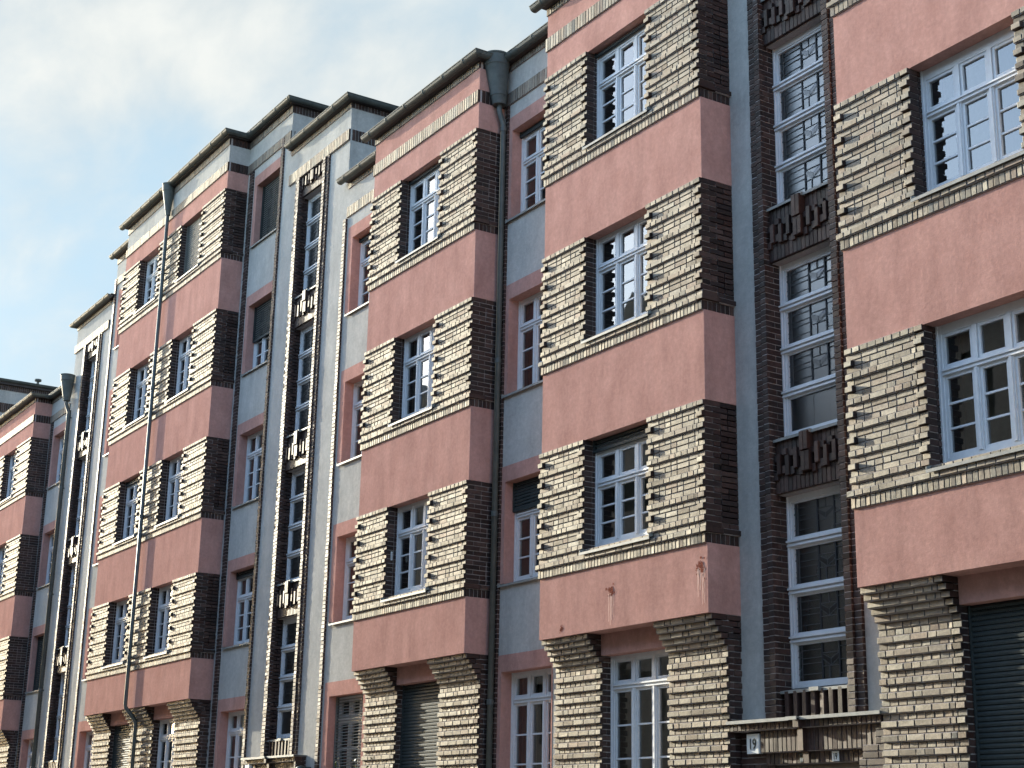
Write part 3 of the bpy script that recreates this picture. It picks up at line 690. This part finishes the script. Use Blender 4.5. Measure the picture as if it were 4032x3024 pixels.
roof(h15, [(EL, -.1), (ER+.1, -.1), (ER+.1, .4), (-46.42, .4), (-46.42, 11), (EL, 11)], LOW['lip']-.02)
body(h15, -56, -40.5, 14.7)
# ---------------- house 13
h13 = empty('apartment_house', (-60, 0, 0), 'farthest apartment house, its grey tower flank with a maroon band behind the leftmost roof', 'house', row_group)
mb = MB(); wall(mb, -66, -58.3, 0, 17.6, []); wall(mb, -58.3, -55.9, 0, 14.6, []); mb.poly([(-58.3, YG, 14.6), (-58.3, 9, 14.6), (-58.3, 9, 17.6), (-58.3, YG, 17.6)]); mb.build('render_wall', M['grey'], h13)
mb = MB(); soldiers(mb, Vector((-58.3, 0, 0)), Y, X, YG, 9, 16.55, 16.92, .03, d0=-.05); soldiers(mb, Vector((-58.3, 0, 0)), Y, X, YG, 9, 17.42, 17.62, .03, d0=-.05); mb.build('soldier_course', BM, h13)
mb = MB(); mb.box(-58.5, -58.18, YG-.1, 9, 17.62, 17.74); mb.build('eaves', M['eaves'], h13)
gutter(h13, [(-64, .385), (-58.16, .385), (-58.16, 9)], 17.80)
roof(h13, [(-64, .4), (-58.2, .4), (-58.2, 9), (-64, 9)], 17.78)
body(h13, -66, -58.6, 17.6)
mb = MB(); mb.tube([(-58.5, 2.6, 17.6), (-58.5, 2.6, 18.02), (-58.5, 2.6, 18.03), (-58.5, 2.6, 18.10)], [.05, .05, .13, .13], 12); mb.build('vent_pipe', M['zinc'], h13)

# ------------------------------------------------------------------ downpipes
px, py = -36.98, -.107
downpipe(h17, [(px, py, 17.05), (px, py, 4.45), (px+.005, py+.01, 4.37), (px+.02, py+.27, 4.06), (px+.02, py+.29, 3.98), (px+.02, .185, .2)], .046,
         (px, -.15, 17.86, .165, px, py, 17.0, .062), [(px, py, 15.4), (px, py, 12.3), (px, py, 9.0), (px, py, 5.55), (px+.02, .185, 3.6)], 'pipe')
px, py = -21.19, .435
downpipe(h19, [(px, py-.09, 13.92), (px, py-.09, 13.75), (px, py, 13.5), (px, py, .2)], .05,
         (px-.03, py-.16, 14.80, .235, px, py-.09, 13.86, .12), [(px, py, 13.42), (px, py, 9.2), (px, py, 6.6), (px, py, 3.6)], 'pipe')
px, py = -46.18, .43
downpipe(h15, [(px, py-.1, 14.2), (px, py-.1, 14.0), (px, py, 13.75), (px, py, .2)], .055,
         (px-.02, py-.14, 14.92, .22, px, py-.1, 14.1, .10), [(px, py, 13.6), (px, py, 11.4), (px, py, 8.2), (px, py, 5.4), (px, py, 3.2)], 'pipe')

# ------------------------------------------------------------------ entrance portals
def portal(par, xa, xb, free):
    cx = (xa+xb)/2; mb = MB(); O = Vector((0, .30, 0))
    yf = .30
    soldiers(mb, O, X, NF, xa, xb, 2.885, 2.975, .0, d0=-.2)
    soldiers(mb, Vector((0, .37, 0)), X, NF, xa+.49, xb-.15, 2.62, 2.885, .0, d0=-.15)
    soldiers(mb, Vector((0, .44, 0)), X, NF, xa+.5, xb-.36, 2.48, 2.62, .0, d0=-.15)
    for i in range(22):
        a = 2.885-(i+1)*.077
        row(mb, Vector((0, .47, 0)), X, NF, xa, xa+.62 if i > 4 else xa+.5, a, a+.077, .0, lens=(.24, .115))
        row(mb, Vector((0, .345, 0)), X, NF, xb-.15 if i < 3 else xb-.36 if i < 5 else xb-.42, xb, a, a+.077, .0, lens=(.24, .115), d0=-.15)
    for za, zb, dd in ((2.885, 2.98, .05), (2.62, 2.885, -.02), (2.48, 2.62, -.1)): brick(mb, O, X, NF, cx-.10, cx+.0, za, zb, -.1, dd)
    if free:
        for i in range(12):
            a = 2.98-(i+1)*.077; row(mb, Vector((xb-.003, 0, 0)), Y, X, .31, YG, a, a+.077, .003, lens=(.24, .115), d0=-.06, rough=.002)
    mb.box(xa+.02, xb-.02, .5, YG-.004, 1.2, 2.97, .4, 1); mb.box(xa+.02, xb-.02, .315, YG-.01, 2.90, 2.97, .4, 1)
    p = mb.build('entrance_portal', BM_SHADE, par)
    fl = MB()
    for a, b, dy_ in ((xa-.02, cx-.17, 0), (cx-.17, cx+.02, -.05), (cx+.02, xb+.02, 0)):
        fl.box(a, b, .255+dy_, YG, 2.995, 3.008); fl.box(a, b, .25+dy_, .262+dy_, 2.972, 3.012)
    fl.build('flashing', M['sill'], p)
    dr = MB(); dr.box(xa+.6, xb-.5, .49, .498, .15, 2.47); dr.build('door', M['door'], p)
    return p
portal(h19, BR+.012, AL-.012, False); portal(h17, -30.57, -28.05, True); portal(h15, -45.9, -43.4, True)

# ------------------------------------------------------------------ signs and small things
def text(par, s, x, z, y, h, m, sx=1.0):
    cu_ = bpy.data.curves.new('numeral', 'FONT'); cu_.body = s; cu_.size = h*1.42; cu_.extrude = .0015; cu_.align_x = 'CENTER'; cu_.offset = .004*h/.15
    t_ = bpy.data.objects.new('numeral_curve', cu_); scn.collection.objects.link(t_)
    dg = bpy.context.evaluated_depsgraph_get(); me = bpy.data.meshes.new_from_object(t_.evaluated_get(dg)); bpy.data.objects.remove(t_)
    me.transform(Matrix(((sx, 0, 0, x), (0, 0, -1, y), (0, 1, 0, z-h*.5), (0, 0, 0, 1)))); me.materials.clear(); me.materials.append(m)
    o = bpy.data.objects.new('numeral', me); scn.collection.objects.link(o); o.parent = par; o.matrix_parent_inverse = Matrix.Translation(-W(par)); return o
def boxsign(s, x, z, y, label):
    e = empty('house_number_sign', (x, y, z), label, 'sign', 'house number signs')
    mb = MB(); hw, hh = .118, .118; c = .012
    xs = [(-hw, .0), (-hw, -.07+c), (-hw+c, -.07), (hw-c, -.07), (hw, -.07+c), (hw, .0)]
    for a, b in zip(xs, xs[1:]): mb.poly([(x+a[0], y+a[1], z-hh), (x+b[0], y+b[1], z-hh), (x+b[0], y+b[1], z+hh), (x+a[0], y+a[1], z+hh)])
    mb.poly([(x+a, y+b, z+hh) for a, b in xs]); mb.poly([(x+a, y+b, z-hh) for a, b in xs][::-1])
    mb.build('sign_box', M['signwhite'], e)
    rm = MB(); rm.box(x-hw-.006, x+hw+.006, y-.012, y+.004, z-hh-.006, z+hh+.006); rm.build('sign_rim', M['zinc'], e)
    text(e, s, x, z, y-.0725, .125, M['ink'], .82)
    return e
boxsign('19', -14.935, 2.735, .445, 'white box sign with a tall black 19 under the entrance cornice')
boxsign('17', -30.33, 2.76, .36, 'white box sign with a black 17 at the bottom edge beside the farther entrance')
def plate(s, x, z, y, w_, h_, m, mt, label):
    e = empty('number_plate', (x, y, z), label, 'sign')
    mb = MB(); k = 5
    mb.box(x-w_/2, x+w_/2, y-.008, y, z-h_/2, z+h_/2); mb.box(x-w_/2+.008, x+w_/2-.008, y-.011, y-.008, z-h_/2+.008, z+h_/2-.008)
    mb.build('plate', m, e)
    if s: text(e, s, x, z, y-.0125, h_*.62, mt, .72)
    return e
plate('19', -13.56, 2.55, .435, .11, .115, M['signwhite'], M['ink'], 'small square white enamel plate with a black 19 above the door')
pl = plate('11E', -14.11, 2.525, .435, .10, .065, M['ink'], M['signwhite'], 'small black plate with white 11E left of the white one')
mb = MB(); mb.box(-14.16, -14.06, .425, .434, 2.565, 2.605); q = mb.build('upper_plate', M['ink'], pl)
mb = MB()
for i in range(5): mb.box(-14.152+i*.019, -14.152+i*.019+.009, .4225, .4255, 2.578, 2.593)
mb.build('worn_lettering', M['came'], pl)
# splashes of red paint on the first plaster band of house 19
def splash(name, x, z, sc, drips, label):
    e = empty(name, (x, -.004, z), label, 'paint splash', 'red paint splashes on the lowest plaster band')
    r_ = random.Random(int(-x*1000)); mb = MB()
    for k in range(44):
        a = r_.uniform(0, 6.28); d = abs(r_.gauss(0, .055))*sc; cx_, cz_ = x+d*math.cos(a), z+d*math.sin(a)*1.1; rr = r_.uniform(.008, .028)*sc
        mb.poly([(cx_+rr*math.cos(q)*r_.uniform(.6, 1.2), -.003-.0001*k, cz_+rr*math.sin(q)*r_.uniform(.6, 1.3)) for q in [6.28*j/9 for j in range(9)]])
    mb.build('paint', M['splash'], e)
    if drips:
        dm = MB()
        for k in range(drips):
            cx_ = x+(k-(drips-1)/2)*.032+r_.uniform(-.01, .01); L = r_.uniform(.25, .5); zt = z-.03
            w0 = r_.uniform(.005, .008); pts = [(cx_+r_.gauss(0, .004), zt-L*j/6, w0*(1-.4*j/6)) for j in range(7)]
            for p_, n_ in zip(pts, pts[1:]): dm.poly([(p_[0]-p_[2], -.006, p_[1]), (n_[0]-n_[2], -.006, n_[1]), (n_[0]+n_[2], -.006, n_[1]), (p_[0]+p_[2], -.006, p_[1])][::-1])
        dm.build('drips', M['drip'], e)
splash('paint_splash', -17.37, 4.86, .85, 4, 'red splash with pale drips in the middle of the lowest pink band')
splash('paint_splash', -15.42, 4.95, .9, 5, 'red splash with long pale drips by the right corner of the lowest pink band')
splash('paint_splash', -18.58, 4.46, .55, 0, 'small red mark without drips near the left end of the lowest pink band')
# lamp by the entrance of house 17
e = empty('wall_lamp', (-27.9, .45, 2.72), 'dark wall lamp beside the farther entrance, cut by the bottom edge', 'lamp')
mb = MB(); mb.box(-27.96, -27.80, .47, .53, 2.60, 2.78); mb.build('bracket', M['zinc'], e)
mb = MB(); mb.tube([(-27.88, .36, 2.60), (-27.88, .36, 2.72), (-27.88, .36, 2.78), (-27.88, .36, 2.80)], [.10, .12, .09, .03], 20); mb.build('lamp_shade', M['ink'], e, True)

# small things: a thermometer in a window reveal, a shrub whose tip shows at the bottom edge
e = empty('window_thermometer', (-24.03, .1, 7.0), 'small white thermometer strip on the dark left reveal of a lower bay window', 'thermometer')
mb = MB(); mb.box(-24.03, -24.012, .06, .09, 6.19, 6.34); mb.build('backing', M['signwhite'], e)
mb = MB(); mb.box(-24.012, -24.008, .072, .078, 6.21, 6.32); mb.build('glass_tube', M['ink'], e)
e = empty('garden_shrub', (-24.65, -.15, .1), 'yellow green shrub, only its leafy tip showing at the bottom edge by the shuttered window', 'shrub')
r_ = random.Random(5); mb = MB(); st = MB()
for k in range(14):
    a = r_.uniform(0, 6.28); x1_, y1_, z1_ = -24.65+.45*math.cos(a)*r_.random(), -.15+.3*math.sin(a)*r_.random(), r_.uniform(2.1, 2.80)
    st.tube([(-24.65, -.15, .1), ((x1_-24.65)/2, (y1_-.15)/2, 1.2), (x1_, y1_, z1_)], [.02, .012, .004], 6)
    for q_ in range(60):
        f_ = r_.uniform(.25, 1.02); cx_ = -24.65+(x1_+24.65)*f_+r_.gauss(0, .06); cy_ = -.15+(y1_+.15)*f_+r_.gauss(0, .06); cz_ = .1+(z1_-.1)*f_+r_.gauss(0, .03)
        u_ = Vector((r_.gauss(0, 1), r_.gauss(0, 1), r_.gauss(0, .6))).normalized(); v_ = u_.cross(Vector((r_.gauss(0, 1), r_.gauss(0, 1), 1))).normalized(); L_ = r_.uniform(.025, .05); c_ = Vector((cx_, cy_, cz_))
        mb.poly([c_-u_*L_, c_-v_*L_*.45, c_+u_*L_, c_+v_*L_*.45], r_.random())
mb.build('foliage', M['leaf'], e); st.build('stem', M['door'], e)

# ------------------------------------------------------------------ the other side of the street (seen only mirrored in the panes)
def opposite(x0, x1, h, gables, label):
    e = empty('street_house', ((x0+x1)/2, -15.5, 0), label, 'house')
    mb = MB(); ws = []; n = int((x1-x0)/2.6); p = (x1-x0)/n
    for i in range(n):
        for f in range(int(h/3.3)): ws.append((x0+i*p+.75, x0+i*p+1.85, 1.4+f*3.3, 3.3+f*3.3))
    wall(mb, x0, x1, 0, h, ws, -15.5)
    mb.poly([(x0,-15.5,0),(x0,-26,0),(x0,-26,h),(x0,-15.5,h)]); mb.poly([(x1,-15.5,0),(x1,-26,0),(x1,-26,h),(x1,-15.5,h)]); mb.build('wall', M['cream'], e)
    gm = MB()
    for a, b, c, d in ws: gm.poly([(a-.3,-15.62,c-.3),(b+.3,-15.62,c-.3),(b+.3,-15.62,d+.3),(a-.3,-15.62,d+.3)])
    gm.build('window_openings', M['ink'], e)
    cm = MB(); cm.box(x0-.1, x1+.1, -15.7, -15.15, h, h+.25); cm.build('cornice', M['cream'], e)
    rm = MB(); rm.poly([(x0,-15.4,h+.25),(x1,-15.4,h+.25),(x1,-20.5,h+3.0),(x0,-20.5,h+3.0)]); rm.poly([(x0,-26,h),(x1,-26,h),(x1,-20.5,h+3.0),(x0,-20.5,h+3.0)]); rm.build('roof', M['roof'], e)
    for g in gables:
        gb = MB(); pts = [(g-2.2,h+.25),(g+2.2,h+.25),(g+1.9,h+1.4),(g,h+3.4),(g-1.9,h+1.4)]
        gb.poly([(a,-15.3,b) for a, b in pts]); gb.poly([(a,-15.9,b) for a, b in pts][::-1])
        for (a, b), (c, d) in zip(pts, pts[1:]+pts[:1]): gb.poly([(a,-15.3,b),(c,-15.3,d),(c,-15.9,d),(a,-15.9,b)])
        gb.build('gable', M['cream'], e)
opposite(-31, 8, 13.6, [], 'tall cream house across the street, mirrored in the lower right panes')
opposite(-75, -31, 15.0, [-37.5, -50.8, -64], 'gabled cream house across the street, mirrored in the left panes')
